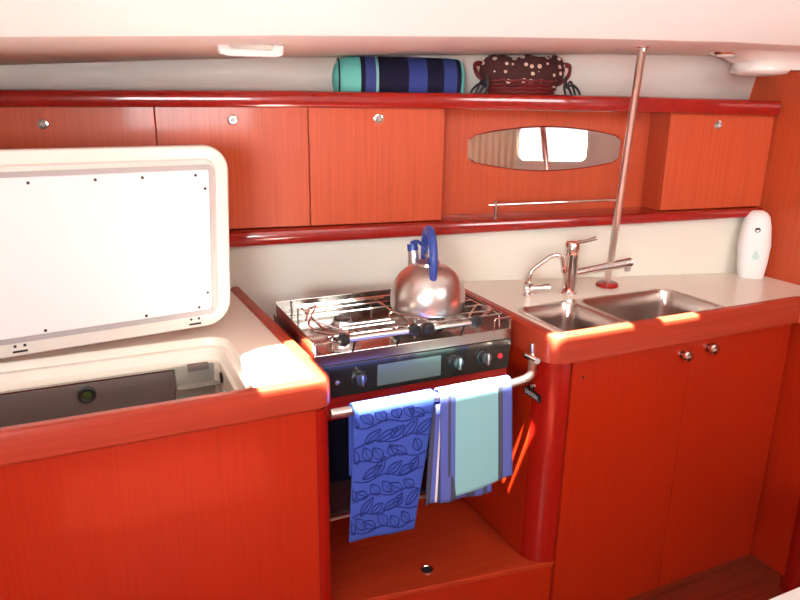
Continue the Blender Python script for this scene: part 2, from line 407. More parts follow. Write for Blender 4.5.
# stepped opening
bm = B(); e = [(0, -.551), (.002, -.566), (.003, -.569), (.012, -.571), (.014, -.574), (.017, -.592), (.019, -.595), (.0225, -.597), (.0245, -.600), (.026, -1.0)]
loft(bm, [[(x, y, z) for x, y in rrect(-.75+k, .262-k, 1.245+k*.15, 1.590-k, max(.012, .05-k*.6))] for k, z in e], False, True)
bmesh.ops.reverse_faces(bm, faces=bm.faces)
obj('hatch_rim', bm, ['top'], wt, smooth=30)
bm = B(); box(bm, -.62, .135, 1.552, 1.560, -.97, -.607); pl = obj('cooling_plate', bm, 'evap', wt, bevel=.004)
bm = B(); box(bm, -.62, .135, 1.550, 1.562, -.607, -.604); obj('plate_edge', bm, 'steel', pl, smooth=0)
bm = B(); lathe(bm, (-.054, 1.5525, -.634), [(.019, 0), (.019, .006), (.015, .008), (.012, .006)], (0, -1, 0)); kk = obj('dial', bm, 'black', pl)
bm = B(); lathe(bm, (-.054, 1.546, -.634), [(.009, 0), (.009, .002), (0, .003)], (0, -1, 0)); obj('dial_face', bm, 'green', pl)
bm = B(); box(bm, .137, .233, 1.556, 1.562, -.99, -.604); box(bm, .137, .233, 1.53, 1.562, -.652, -.649); obj('box_liner', bm, 'liner_dark', wt, smooth=0)
bm = B(); box(bm, .165, .212, 1.54, 1.562, -.612, -.601); obj('catch_plate', bm, 'evap', wt, smooth=0)
bm = B(); lathe(bm, (.2355, 1.515, -.628), [(.013, 0), (.012, .003), (.009, .003)], (-1, 0, 0), 20); obj('drain_ring', bm, 'dark', wt)
bm = B(); box(bm, .228, .2355, 1.455, 1.475, -.655, -.640); obj('lid_catch', bm, 'gasket', wt, bevel=.002)
# raised wooden edge
PF = [(-.02, -.606), (.007, -.606), (.012, -.600), (.012, -.542), (.009, -.535), (.004, -.532), (-.012, -.533), (-.017, -.539), (-.02, -.551)]
def fiddle(path, prof, mt, parent, nm='fiddle_rail', rad=.05, seg=10):
    bm = B(); pp = smoothpath([(p[0], p[1], 0) for p in path], rad, seg); sweep(bm, [(p.x, p.y) for p in pp], prof)
    return obj(nm, bm, mt, parent, smooth=24)
PL = [(-q[0], q[1]) for q in PF]
# travel with the room on the right-hand side: outward = negative "across"
fiddle([(-1.2, 1.222), (XI-.003, 1.222), (XI-.034, YW(XI, .006))], [(a_, z_-.009 if z_ > -.56 else z_) for a_, z_ in PL], 'fiddle', wt, rad=.032)
# lid
lid = bpy.data.objects.new('lid', None)
LB0, LH = -.527, .428
def lidp(x, h, d):            # x along, h up the lid, d towards the viewer
    an = math.radians(2.5); sk = .05*h
    y0 = 1.602+.13*(x-.2)
    return (x+sk*1.0, y0+h*math.sin(an)-d*math.cos(an), LB0+h*math.cos(an)+d*math.sin(an))
def lidloft(x0, x1, h0, h1, r, steps):
    bm = B(); L = []
    for ins, d in steps:
        L.append([lidp(x, h, d) for x, h in rrect(x0+ins, x1-ins, h0+ins, h1-ins, max(.004, r-ins), 10)])
    loft(bm, L); bmesh.ops.recalc_face_normals(bm, faces=bm.faces); return bm
ld = obj('lid', lidloft(-.72, .283, 0, LH, .06, [(.012, -.032), (.004, -.028), (0, -.018), (0, -.004), (.003, .002), (.008, .004), (.030, .004), (.034, .000)]), 'lid', wt, smooth=30)
bpy.data.objects.remove(lid)
gb = B(); 
def ring(bm, x0, x1, h0, h1, r, wd, d0, d1):
    L = []
    for ins, d in ((0, d0), (0, d1), (wd, d1), (wd, d0)):
        L.append([lidp(x, h, d) for x, h in rrect(x0+ins, x1-ins, h0+ins, h1-ins, max(.003, r-ins), 5)])
    loft(bm, L+[L[0]], False, False); bmesh.ops.remove_doubles(bm, verts=bm.verts, dist=1e-6); bmesh.ops.recalc_face_normals(bm, faces=bm.faces)
ring(gb, -.69, .247, .032, LH-.044, .014, .011, -.002, .010)
obj('seal', gb, 'gasket', ld, smooth=30)
obj('inner_panel', lidloft(-.679, .236, .043, LH-.055, .006, [(0, 0), (0, .007), (.002, .0085)]), 'lidpanel', ld, smooth=30)
for x, h in ((.045-.05, LH-.067), (.09, LH-.067), (.205, LH-.067), (.226, LH-.098), (.226, .085), (.205, .052), (.085, .050), (-.12, .050), (-.13, LH-.067)):
    c = lidp(x, h, .0085); c2 = lidp(x, h, 1); ax = Vector(c2)-Vector(lidp(x, h, 0))
    bm = B(); lathe(bm, c, [(.0035, 0), (.0032, .0012), (.0, .0018)], ax, 12); obj('screw', bm, 'knob_grey', ld)
for xx in (-.19, -.165, .185): 
    pass
for xc in (-.17, .195):
    bm = B(); a = [lidp(xc+dx, dh, dd) for dx, dh, dd in ((-.014, .010, .004), (.014, .010, .004), (.014, .010, .0062), (-.014, .010, .0062), (-.014, .014, .004), (.014, .014, .004), (.014, .014, .0062), (-.014, .014, .0062))]
    hexa(bm, a); bmesh.ops.recalc_face_normals(bm, faces=bm.faces)
    for dx in (-.009, .009):
        lathe(bm, lidp(xc+dx, .024, .004), [(.0032, 0), (.0032, .001), (0, .0015)], (0, -1, 0), 10)
    obj('hinge', bm, 'dark', ld, smooth=0)

# ------------------------------------------------------------------ stove niche
bm = B()
a = [(XI+.002, 1.335), (1.047, 1.252), (1.047, 1.335), (.974, 1.335), (.974, 1.775), (XI+.002, 1.775)]
loft(bm, [[(p[0], p[1], z) for p in a] for z in (-1.215, -1.20)]); bmesh.ops.recalc_face_normals(bm, faces=bm.faces)
sh = obj('niche_shelf', bm, 'panel_x', smooth=0, bevel=.002)
tag(sh, 'wooden shelf under the stove with a small finger hole', 'shelf')
bm = B(); lathe(bm, (.712, 1.358, -1.2), [(.017, 0), (.017, .003), (.014, .0035), (.012, .001)]); rg = obj('finger_ring', bm, 'chrome', sh)
bm = B(); lathe(bm, (.712, 1.358, -1.1995), [(.0122, 0), (.0122, .0015), (0, .0016)], n=20); obj('hole_cover', bm, 'dark', sh)
bm = B()
a = [(XI+.002, 1.340), (1.045, 1.257), (1.045, 1.275), (XI+.002, 1.358)]
loft(bm, [[(p[0], p[1], z) for p in a] for z in (-1.47, -1.216)]); bmesh.ops.recalc_face_normals(bm, faces=bm.faces)
tag(obj('kick_panel', bm, 'panel_shaded', smooth=0), 'low mahogany panel closing the space below the stove niche', 'panel')
bm = B(); box(bm, XI+.002, .974, 1.78, 1.795, -1.2, -.62); obj('wall_niche', bm, 'panel_shaded', smooth=0, kind='structure')

# ------------------------------------------------------------------ sink unit (right)
sk = thing('sink_cabinet', 'mahogany cabinet with two doors below the double sink', 'cabinet', (1.45, 1.5, -1.47))
XS, XR, YF = .975, 1.86, 1.25
bm = B(); box(bm, XS, XS+.014, 1.31, 1.80, -1.47, -.612); obj('side_panel', bm, 'panel_shaded', sk, smooth=0)
bm = B(); c0 = (XS+.07, YF+.07)
a = [(c0[0]-.07*math.cos(math.radians(q)), c0[1]-.07*math.sin(math.radians(q))) for q in range(0, 91, 9)]+[(c0[0], YF+.02), (c0[0]-.05, YF+.02+.02), (XS+.014, c0[1])]
loft(bm, [[(p[0], p[1], z) for p in a] for z in (-1.199, -.612)]); bmesh.ops.recalc_face_normals(bm, faces=bm.faces)
obj('corner_post', bm, 'post', sk)
bm = B(); box(bm, 1.048, XR+.01, YF+.0137, YF+.0185, -1.42, -.612); obj('carcass', bm, 'panel_shaded', sk, smooth=0)
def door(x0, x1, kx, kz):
    bm = B(); box(bm, x0, x1, YF-.002, YF+.0135, -1.418, -.616); d = obj('door', bm, 'panel_shaded', sk, smooth=0, bevel=.0012)
    bm = B(); lathe(bm, (kx, YF-.002, kz), [(.013, 0), (.013, .003), (.008, .004), (.0075, .012), (.014, .017), (.0155, .022), (.013, .027), (.007, .029), (0, .0295)], (0, -1, 0), 28)
    obj('door_knob', bm, 'chrome', d)
    return d
dl = door(1.050, 1.4505, 1.420, -.650); door(1.4520, 1.852, 1.516, -.643)
bm = B(); tube(bm, [(1.085, YF-.002, -.664), (1.085, YF-.0035, -.664)], .0035, 10); obj('screw_cap', bm, 'dark', dl)
bm = B(); box(bm, XR, XR+.015, 1.13, YF+.014, -1.42, -.612); obj('return_panel', bm, 'panel_shaded', sk, smooth=0)
bm = B(); lathe(bm, (XR+.055, 1.105, -1.47), [(.06, 0), (.06, .858)], n=40); obj('return_post', bm, 'post', sk)
# worktop
sw = thing('sink_worktop', 'cream worktop around the sink, reaching to the right bulkhead', 'worktop', (1.45, 1.45, -.61))
bm = B()
outer = [(XS+.004, 1.238), (XR+.002, 1.238), (XR+.002, 1.0), (XB-.001, 1.0), (XB-.001, YW(XB)), (XS+.004, YW(XS))]
hb = rrect(1.041, 1.603, 1.265, 1.505, .042)
plate(bm, outer, [hb], -.605, -.55); obj('worktop', bm, 'top', sw, bevel=.003)
fiddle([(XS+.008, YW(XS, .006)), (XS+.008, 1.242), (XR, 1.242), (XR, 1.05)], PF, 'fiddle', sw, rad=.032)
# sink
sn = thing('double_sink', 'stainless steel sink with two square bowls set in the cream worktop', 'sink', (1.34, 1.39, -.70))
def inset(x0, x1, y0, y1, k, r): return rrect(x0+k, x1-k, y0+k, y1-k, r)
b1 = (1.046, 1.232, 1.270, 1.500); b2 = (1.252, 1.598, 1.270, 1.500)
bm = B(); plate(bm, rrect(1.036, 1.608, 1.262, 1.510, .045), [rrect(*b1, .035), rrect(*b2, .035)], -.5497, -.5475); obj('sink_rim', bm, 'satin', sn)
for b in (b1, b2):
    bm = B(); st = [(0, -.548, .035), (.004, -.556, .034), (.008, -.60, .034), (.014, -.685, .034), (.022, -.700, .03), (.04, -.705, .02)]
    loft(bm, [[(x, y, z) for x, y in inset(*b, k, r)] for k, z, r in st], False, True)
    bmesh.ops.reverse_faces(bm, faces=bm.faces); bo = obj('bowl', bm, 'satin', sn, smooth=50)
    bm = B(); lathe(bm, ((b[0]+b[1])/2, 1.395, -.7048), [(.03, 0), (.03, .002), (.02, .001), (0, .0005)]); obj('drain', bm, 'chrome', bo)
# mixer tap
mt = thing('mixer_tap', 'chrome single lever mixer tap behind the sink', 'tap', (1.284, 1.58, -.55))
bm = B(); lathe(bm, (1.284, 1.58, -.55), [(.028, 0), (.028, .004), (.024, .008), (.022, .02), (.021, .11), (.0225, .115), (.0225, .135), (.022, .150), (.018, .157), (0, .160)], (.02, 0, 1)); obj('tap_body', bm, 'chrome', mt)
bm = B(); tube(bm, [(1.294, 1.574, -.488), (1.36, 1.56, -.478), (1.47, 1.535, -.462), (1.475, 1.534, -.461)], .011, 16, rads=[.011, .011, .014, .0145])
sp = obj('spout', bm, 'chrome', mt)
bm = B(); tube(bm, [(1.466, 1.536, -.470), (1.467, 1.536, -.488)], .009, 14); obj('aerator', bm, 'brushed', sp)
bm = B(); tube(bm, [(1.300, 1.578, -.396), (1.335, 1.572, -.392), (1.362, 1.568, -.386)], .0055, 12, rads=[.006, .0045, .0065]); obj('lever', bm, 'chrome', mt)
# small swan-neck tap
ft = thing('water_tap', 'small chrome swan-neck tap left of the mixer tap', 'tap', (1.152, 1.60, -.55))
bm = B(); lathe(bm, (1.152, 1.60, -.55), [(.018, 0), (.018, .004), (.011, .007), (.010, .018), (.013, .022), (.013, .040), (.008, .046)]); obj('tap_base', bm, 'chrome', ft)
bm = B(); pth = smoothpath([(1.152, 1.60, -.51), (1.156, 1.60, -.475), (1.215, 1.58, -.428), (1.243, 1.572, -.428), (1.252, 1.57, -.470)], .02, 6); tube(bm, pth, .0065, 12); nk = obj('neck', bm, 'chrome', ft)
bm = B(); tube(bm, [(1.2518, 1.5702, -.466), (1.2535, 1.5695, -.482)], .0085, 12); obj('outlet', bm, 'chrome', nk)
bm = B(); tube(bm, [(1.140, 1.603, -.527), (1.165, 1.596, -.527), (1.166, 1.596, -.527), (1.195, 1.588, -.527), (1.196, 1.588, -.527), (1.215, 1.583, -.527)], .01, 14, rads=[.013, .013, .009, .009, .0125, .0125]); obj('valve_handle', bm, 'chrome', ft)
# grab pole
gp = thing('grab_pole', 'slightly leaning steel grab pole running from the sink worktop up to the headliner', 'pole', (1.451, 1.60, -.55))
bm = B(); zt_ = zc(1.35); tube(bm, [(1.451, 1.60, -.545), (1.350, 1.445, zt_-.003)], .0105, 20); obj('pole_tube', bm, 'barsteel', gp)
bm = B(); lathe(bm, (1.451, 1.60, -.55), [(.034, 0), (.035, .004), (.033, .010), (.028, .013), (.0, .013)]); obj('wooden_base', bm, 'post', gp)
bm = B(); lathe(bm, (1.350, 1.445, zt_-.014), [(.0125, 0), (.0125, .007), (.019, .010), (.019, .0135)]); obj('top_collar', bm, 'chrome', gp)
# air freshener
af = thing('air_freshener', 'tall white rounded air freshener standing in the corner of the sink worktop', 'air freshener', (1.975, 1.50, -.55))
fd = Vector((-.62, -.78, 0)).normalized(); fr = Vector((fd.y, -fd.x, 0))*-1
if fr.x < 0: fr = -fr
c0 = Vector((1.978, 1.507, -.5495))
def afp(a, d, h): return c0+fr*a+fd*d+Vector((0, 0, h))-fd*(.02*h/.2)
bm = B(); L = []
for h, wd, dp in ((0, .036, .026), (.004, .039, .028), (.05, .046, .031), (.11, .050, .032), (.17, .044, .028), (.20, .037, .022), (.213, .028, .016), (.220, .014, .008)):
    L.append([afp(wd*math.copysign(abs(math.cos(t))**.75, math.cos(t)), dp*math.copysign(abs(math.sin(t))**.75, math.sin(t)), h) for t in [2*math.pi*k/28 for k in range(28)]])
loft(bm, L); bmesh.ops.recalc_face_normals(bm, faces=bm.faces); obj('shell', bm, 'white', af, smooth=60)
bm = B(); lathe(bm, afp(-.002, .0275, .160), [(.0085, 0), (.0085, .002), (.0055, .003), (.0055, .001), (0, .001)], fd, 20); obj('spray_nozzle', bm, 'knob_grey', af)
bm = B(); a = [(.011*math.sin(t)*(1 if math.cos(t) < 0 else (1-math.cos(t))**.6), .011*math.cos(t)*(-1.9 if math.cos(t) > 0 else -1)*-1) for t in [2*math.pi*k/24 for k in range(24)]]
loft(bm, [[afp(.001+x, .0318, .075+z) for x, z in a], [afp(.001+x, .0330, .075+z) for x, z in a]]); bmesh.ops.recalc_face_normals(bm, faces=bm.faces)
obj('drop_print', bm, 'droplet', af)

# ------------------------------------------------------------------ stove
st = thing('gas_stove', 'stainless steel gas stove with oven hung between the two worktops', 'stove', (.66, 1.5, -.96))
X0, X1, Y0, Y1, ZT = .411, .924, 1.343, 1.672, -.512
bm = B(); box(bm, X0+.004, X1-.004, Y0+.02, Y1+.05, -.962, -.552); obj('oven_body', bm, 'brushed', st, bevel=.004)
bm = B(); box(bm, X0, X1, Y0, Y1, -.552, -.546)
box(bm, X0, X0+.003, Y0+.01, Y1, -.546, ZT); box(bm, X1-.003, X1, Y0+.01, Y1, -.546, ZT); box(bm, X0, X1, Y1-.003, Y1, -.546, ZT+.008)
box(bm, X0, X1, Y0-.002, Y0+.004, -.566, -.540)
obj('hob_tray', bm, 'steel', st, smooth=0, bevel=.001)
bm = B(); tube(bm, smoothpath([(X0+.002, Y0+.002, -.545), (X0+.002, Y0+.002, -.513), (X0+.06, Y0-.0, -.513)], .006, 4), .0022, 8); obj('corner_guard', bm, 'chrome', st)
bm = B(); tube(bm, smoothpath([(X1-.002, Y0+.002, -.545), (X1-.002, Y0+.002, -.511), (X1-.05, Y0, -.511), (X1-.05, Y0, -.545)], .006, 4), .0025, 8)
obj('corner_guard', bm, 'chrome', st)
def burner(x, y, r):
    bm = B(); lathe(bm, (x, y, -.546), [(r*1.35, 0), (r*1.3, .003), (r*1.05, .004), (r*1.0, .012), (r*.92, .015), (r*.9, .018), (0, .019)], n=32)
    b = obj('burner', bm, 'brushed', st); bm = B(); lathe(bm, (x, y, -.527), [(r*.78, 0), (r*.76, .004), (0, .005)]); obj('burner_cap', bm, 'knob_grey', b)
burner(.498, 1.40, .032); burner(.545, 1.535, .026); burner(.758, 1.47, .038)
bm = B(); zg = -.507          # pan grid
for y in (1.405, 1.43, 1.53, 1.575, 1.61): 
    x0_, x1_ = (.50, .63) if y < 1.5 else (.45, .69)
    tube(bm, [(x0_, y, zg), (x1_, y, zg)], .0024, 8)
for y in (1.40, 1.45, 1.50, 1.55): tube(bm, [(.69, y, zg), (.90, y, zg)], .0024, 8)
for x in (.46, .665, .90): tube(bm, smoothpath([(x, 1.36, -.545), (x, 1.365, zg-.002), (x, 1.635, zg-.002), (x, 1.64, -.545)], .008, 4), .0026, 8)
tube(bm, [(.45, 1.363, zg), (.905, 1.363, zg)], .0026, 8); tube(bm, [(.45, 1.625, zg), (.905, 1.625, zg)], .0026, 8)
obj('pan_grid', bm, 'chrome', st)
def clamp(pts):
    bm = B(); tube(bm, smoothpath(pts, .015, 5), .0024, 8); return obj('pan_clamp', bm, 'chrome', st)
zc_ = -.497
clamp([(.473, 1.318, zc_), (.472, 1.34, zc_), (.427, 1.386, zc_), (.43, 1.45, zc_-.004), (.482, 1.545, zc_+.012), (.452, 1.516, zc_+.01), (.432, 1.47, zc_)])
clamp([(.445, 1.455, zc_), (.50, 1.345, zc_), (.475, 1.325, zc_)])
clamp([(.642, 1.325, zc_), (.605, 1.35, zc_), (.612, 1.40, -.520), (.640, 1.455, zc_+.002), (.70, 1.35, zc_), (.680, 1.322, zc_)])
clamp([(.806, 1.322, zc_), (.80, 1.345, zc_), (.875, 1.43, zc_), (.895, 1.38, zc_), (.83, 1.335, zc_)])
bm = B(); tube(bm, [(.473, 1.323, -.503), (.640, 1.324, -.503)], .007, 14); tube(bm, [(.680, 1.322, -.503), (.806, 1.320, -.503)], .0045, 12)
br = obj('clamp_bar', bm, 'barsteel', st)
for x in (.50, .61, .78):
    bm = B(); tube(bm, [(x, 1.325, -.505), (x, 1.345, -.545)], .003, 8); obj('bar_bracket', bm, 'steel', br)
for x in (.470, .642, .678, .806):
    c = Vector((x, 1.318, -.503)); bm = B()
    lathe(bm, c+Vector((0, .012, 0)), [(.007, 0), (.0125, .003), (.0145, .010), (.0140, .018), (.009, .023), (0, .024)], (0, -1, .15), 20)
    obj('clamp_knob', bm, 'black', br)
bm = B(); hexa(bm, [(X0, 1.345, -.648), (X1, 1.345, -.648), (X1, 1.366, -.648), (X0, 1.366, -.648), (X0, 1.338, -.566), (X1, 1.338, -.566), (X1, 1.366, -.566), (X0, 1.366, -.566)])
cp = obj('control_panel', bm, 'panelblack', st, bevel=.002)
bm = B(); box(bm, .560, .725, 1.3385, 1.343, -.634, -.582); obj('display_window', bm, 'display', cp, smooth=0)
for x, z, r in ((.515, -.607, .0155), (.767, -.605, .0165), (.846, -.605, .0165)):
    bm = B(); lathe(bm, (x, 1.3415, z), [(r*1.25, 0), (r*1.22, .0015), (r, .003), (r*.92, .016), (r*.8, .018), (0, .018)], (0, -1, .06), 28)
    k = obj('control_knob', bm, 'knob_grey', cp)
    bm = B(); box(bm, x-.003, x+.003, 1.3165, 1.324, z-r*.85, z+r*.9); obj('knob_grip', bm, 'brushed', k, bevel=.001)
bm = B(); lathe(bm, (.893, 1.3415, -.609), [(.007, 0), (.007, .004), (0, .005)], (0, -1, 0), 16); obj('igniter_button', bm, 'red', cp)
bm = B(); lathe(bm, (.463, 1.3415, -.611), [(.006, 0), (.005, .004), (0, .005)], (0, -1, 0), 14); obj('lamp_button', bm, 'brushed', cp)
bm = B(); hexa(bm, [(X0, 1.340, -.700), (X1, 1.340, -.700), (X1, 1.365, -.700), (X0, 1.365, -.700), (X0, 1.354, -.650), (X1, 1.354, -.650), (X1, 1.365, -.650), (X0, 1.365, -.650)])
od = obj('oven_door', mkbox(X0+.002, X1-.002, 1.345, 1.365, -.955, -.700), 'glassblack', st, bevel=.002)
obj('door_strip_reflection', bm, 'trim_x', od, smooth=0)  # red wood colour stands in for wood mirrored in the steel strip
bm = B(); tube(bm, [(X0+.01, 1.338, -.958), (X1-.01, 1.338, -.958)], .004, 10); obj('lower_trim', bm, 'barsteel', od)

# kettle
KX_, KY_ = .751, 1.468
kt = thing('kettle', 'domed stainless steel kettle with blue handle on the stove', 'kettle', (KX_, KY_, -.504))
bm = B(); pr = [(.084, 0), (.092, .003), (.0945, .012), (.095, .03)]
for q in range(8, 78, 7):
    a = math.radians(q); pr.append((.095*math.cos(a)**.92, .03+.089*math.sin(a)))
lathe(bm, (KX_, KY_, -.5035), pr, n=56); obj('kettle_body', bm, 'brushed', kt, smooth=50)
bm = B(); lathe(bm, (KX_, KY_, -.386), [(.034, -.003), (.033, .003), (.022, .007), (.008, .009), (.006, .012), (.010, .018), (.008, .024), (0, .026)]); obj('kettle_lid', bm, 'brushed', kt)
hd = Vector((-.28, -.96, 0)).normalized(); P0 = Vector((KX_, KY_, 0)) # handle plane, front end towards the viewer
def hp(a, z): q = P0+hd*a; return (q.x, q.y, z)
bm = B(); pts = smoothpath([hp(.062, -.425), hp(.068, -.385), hp(.060, -.335), hp(.02, -.300), hp(-.03, -.305), hp(-.058, -.345), hp(-.062, -.415)], .03, 6)
tube(bm, pts, .0088, 14, rads=[.009+.002*math.sin(math.pi*i/(len(pts)-1)) for i in range(len(pts))]); kh = obj('handle', bm, 'blue', kt)
bm = B(); tube(bm, [hp(.064, -.396), hp(.02, -.378), hp(-.05, -.372)], .006, 10); obj('handle_bridge', bm, 'blue', kh)
sd = Vector((-.16, .98, 0)).normalized()
def spt(a, z): q = P0+sd*a; return (q.x, q.y, z)
bm = B(); tube(bm, [spt(.05, -.43), spt(.064, -.395), spt(.068, -.366)], .015, 18, rads=[.020, .015, .012]); so2 = obj('spout', bm, 'brushed', kt)
bm = B(); tube(bm, [spt(.068, -.367), spt(.072, -.350)], .014, 18); tube(bm, smoothpath([spt(.075, -.348), spt(.05, -.338), spt(.01, -.350)], .02), .005, 10); obj('whistle_cap', bm, 'blue', so2)

# ------------------------------------------------------------------ crash bar with towels
YB, ZB = 1.24, -.636
cb = thing('crash_bar', 'curved steel safety bar in front of the stove holding two towels', 'bar', (.66, YB, ZB))
bm = B(); pts = smoothpath([(XI+.006, YB, ZB+.003), (.86, YB, ZB-.006), (.925, YB+.005, ZB+.002), (.953, YB+.045, ZB+.018), (.957, YB+.055, ZB+.025)], .05, 8)
tube(bm, pts, .0105, 16); obj('bar_tube', bm, 'barsteel', cb)
bm = B(); lathe(bm, (.9735, 1.296, -.610), [(.019, 0), (.018, .004), (.011, .006), (.010, .016)], (-1, 0, 0), 20); tube(bm, [(.953, 1.315, -.606), (.953, 1.265, -.606)], .0085, 12); tube(bm, [(.962, 1.296, -.61), (.962, 1.300, -.572)], .007, 12)
obj('bar_bracket', bm, 'chrome', cb)
# catch and label below
ct = thing('safety_catch', 'small chrome catch with a black label plate on the wood below the bar bracket', 'catch', (.973, 1.303, -.70))
bm = B(); lathe(bm, (.9745, 1.303, -.690), [(.009, 0), (.009, .004), (.005, .005), (.005, .012), (.007, .014), (0, .015)], (-1, 0, 0), 16); obj('catch_pin', bm, 'chrome', ct)
bm = B(); box(bm, .9715, .9745, 1.268, 1.337, -.723, -.703); lb = obj('label_plate', bm, 'black', ct, smooth=0)
bm = B()
random.seed(2); y = 1.330
for k in range(9):            # illegible small white lettering: short strokes
    wdt = .005; hh = .010
    box(bm, .9708, .9714, y-.0012, y, -.718, -.708)
    if k % 3 != 1: box(bm, .9708, .9714, y-wdt*.8, y-.0012, -.7185+.0095*(k % 2), -.717+.0095*(k % 2))
    if k % 3 == 1: box(bm, .9708, .9714, y-wdt*.8, y-.0012, -.7145, -.713)
    y -= .0062
obj('lettering', bm, 'white', lb, smooth=0)

def drape(name, mtl, parent, corners, back_z, r, y=YB, zbar=ZB, nu=26, amp=.004, ph=0, uvmat=True, backx=None, bow=0):
    """cloth over the bar. corners: top x0,x1, bottom x0,x1, z0,z1"""
    tx0, tx1, bx0, bx1, bz0, bz1 = corners; bm = B(); uvl = bm.loops.layers.uv.new('UVMap'); rows = []; K = 30
    zs = []
    for j in range(12): zs.append(('b', 1-j/11))
    for j in range(1, 8): zs.append(('t', j/8))
    for j in range(K+1): zs.append(('f', j/K))
    grid = []
    for kind, t in zs:
        row = []
        for i in range(nu+1):
            u = i/nu
            if kind == 't':
                a = math.pi*(1-t); x = tx0+(tx1-tx0)*u; yy = y+r*math.cos(a)*1.0; zz = zbar+r*math.sin(a)
                yy = y-r*math.cos(a)*-1
            elif kind == 'f':
                x = (tx0+(tx1-tx0)*u)*(1-t)+(bx0+(bx1-bx0)*u)*t-bow*math.sin(math.pi*t)*(u)
                zz = zbar+(bz0+(bz1-bz0)*u-zbar)*t
                yy = y-r-amp*(t**.7)*(math.sin(u*9+ph+t*1.2)*.6+math.sin(u*4.1+ph*2)*.8)-.004*t
            else:
                bxa, bxb = backx if backx else (tx0, tx1)
                x = (tx0+(tx1-tx0)*u)*(1-t)+(bxa+(bxb-bxa)*u)*t; zz = zbar+(back_z-zbar)*t; yy = y+r+amp*.5*t*math.sin(u*7+ph)
            if kind == 't': yy = y+r*math.cos(math.pi*t); zz = zbar+r*math.sin(math.pi*t)
            row.append((bm.verts.new((x, yy, zz)), u))
        grid.append(row)
    for A, D in zip(grid, grid[1:]):
        for i in range(nu):
            f = bm.faces.new([A[i][0], A[i+1][0], D[i+1][0], D[i][0]])
            for lp, uu in zip(f.loops, (A[i][1], A[i+1][1], D[i+1][1], D[i][1])): lp[uvl].uv = (uu, 0)
    return bm, grid
TR = .0165
tb_c = (.458, .650, .440, .604, -.938, -.955)
bm, gr = drape('t', 'towel_blue', None, tb_c, -.80, TR, amp=.004, ph=.8, bow=.0)
K = 30; nf = len(gr)-K-1
def on_front(u, t):           # point on the front drop of the grid
    row = gr[nf+min(K-1, int(t*K))]; row2 = gr[nf+min(K, int(t*K)+1)]; ft_ = t*K-int(t*K); i = min(25, int(u*26)); fu = u*26-i
    a = row[i][0].co.lerp(row[i+1][0].co, fu); b = row2[i][0].co.lerp(row2[i+1][0].co, fu); return a.lerp(b, ft_)
def stroke(pts, wd):
    P = [on_front(min(.985, max(.015, u)), min(.985, max(.01, t)))+Vector((0, -.0026, 0)) for u, t in pts]
    prev = None
    for i, p in enumerate(P):
        d = (P[min(i+1, len(P)-1)]-P[max(i-1, 0)]); d.y = 0
        if d.length < 1e-6: continue
        d.normalize(); n_ = Vector((-d.z, 0, d.x))*wd
        a, b = bm.verts.new(p+n_), bm.verts.new(p-n_)
        if prev:
            f = bm.faces.new([prev[0], a, b, prev[1]]); f.material_index = 1
        prev = (a, b)
random.seed(11)
def leaf(u, t, L_, wd, an):
    ca, sa = math.cos(an), math.sin(an); asp = .31/.17
    def T(a, b): return (u+(a*ca-b*sa), t+(a*sa+b*ca)/asp)
    for sg in (1, -1): stroke([T(L_*k/12, sg*wd*math.sin(math.pi*(k/12)**.9)) for k in range(13)], .0008)
    stroke([T(L_*.85*k/6, .0) for k in range(7)], .0006)
for r_ in range(7):
    t0 = .10+r_*.14
    stroke([(.02+.96*k/24, t0+.018*math.sin(k*.5+r_*1.9)) for k in range(25)], .0008)
    for k in range(6):
        u0 = .06+.165*k+(.08 if r_ % 2 else 0)
        if u0 > .95: continue
        leaf(u0, t0-.004+random.uniform(-.012, .012), random.uniform(.2, .3), .062, -math.radians(random.choice((30, 42, 54, 66)) if r_ % 2 else random.choice((114, 126, 138, 150))))
        if False: leaf(u0+.07, t0+.01, .16, .06, math.radians(random.choice((40, 70, 100))))
towel_a = obj('tea_towel', bm, ['towel_blue', 'leaf'], solid=.0035, smooth=60)
tag(towel_a, 'blue tea towel with a dark leaf outline print, hanging on the left of the bar', 'towel')
bm, gr = drape('t', 'towel_stripe', None, (.664, .853, .672, .866, -.905, -.872), -.84, TR, amp=.004, ph=2.1)
ts_ = obj('tea_towel', bm, 'towel_stripe', solid=.0035, smooth=60)
tag(ts_, 'turquoise and blue striped tea towel folded over the right of the bar', 'towel')
# the longer folded layer of the same towel showing at its left and below
bm = B(); uvl = bm.loops.layers.uv.new('UVMap'); G = []
for j in range(21):
    t = j/20; row = []
    for i in range(25):
        u = i/24; x = (.650+(.80-.650)*u)*(1-t)+(.634+(.815-.634)*u)*t
        row.append((bm.verts.new((x, YB-.003+.0*t-.010*math.sin(math.pi*min(1, u*1.0))*0+.006*math.sin(u*14)*t*(1-u*.7)-.012*t, ZB-.020+(-.894-ZB-.010*u)*t+.012*t)), u))
    G.append(row)
for A, D in zip(G, G[1:]):
    for i in range(24):
        f = bm.faces.new([A[i][0], A[i+1][0], D[i+1][0], D[i][0]])
        for lp, uu in zip(f.loops, (A[i][1], A[i+1][1], D[i+1][1], D[i][1])): lp[uvl].uv = (uu, 0)
obj('folded_layer', bm, 'towel_back', ts_, solid=.004, smooth=60)

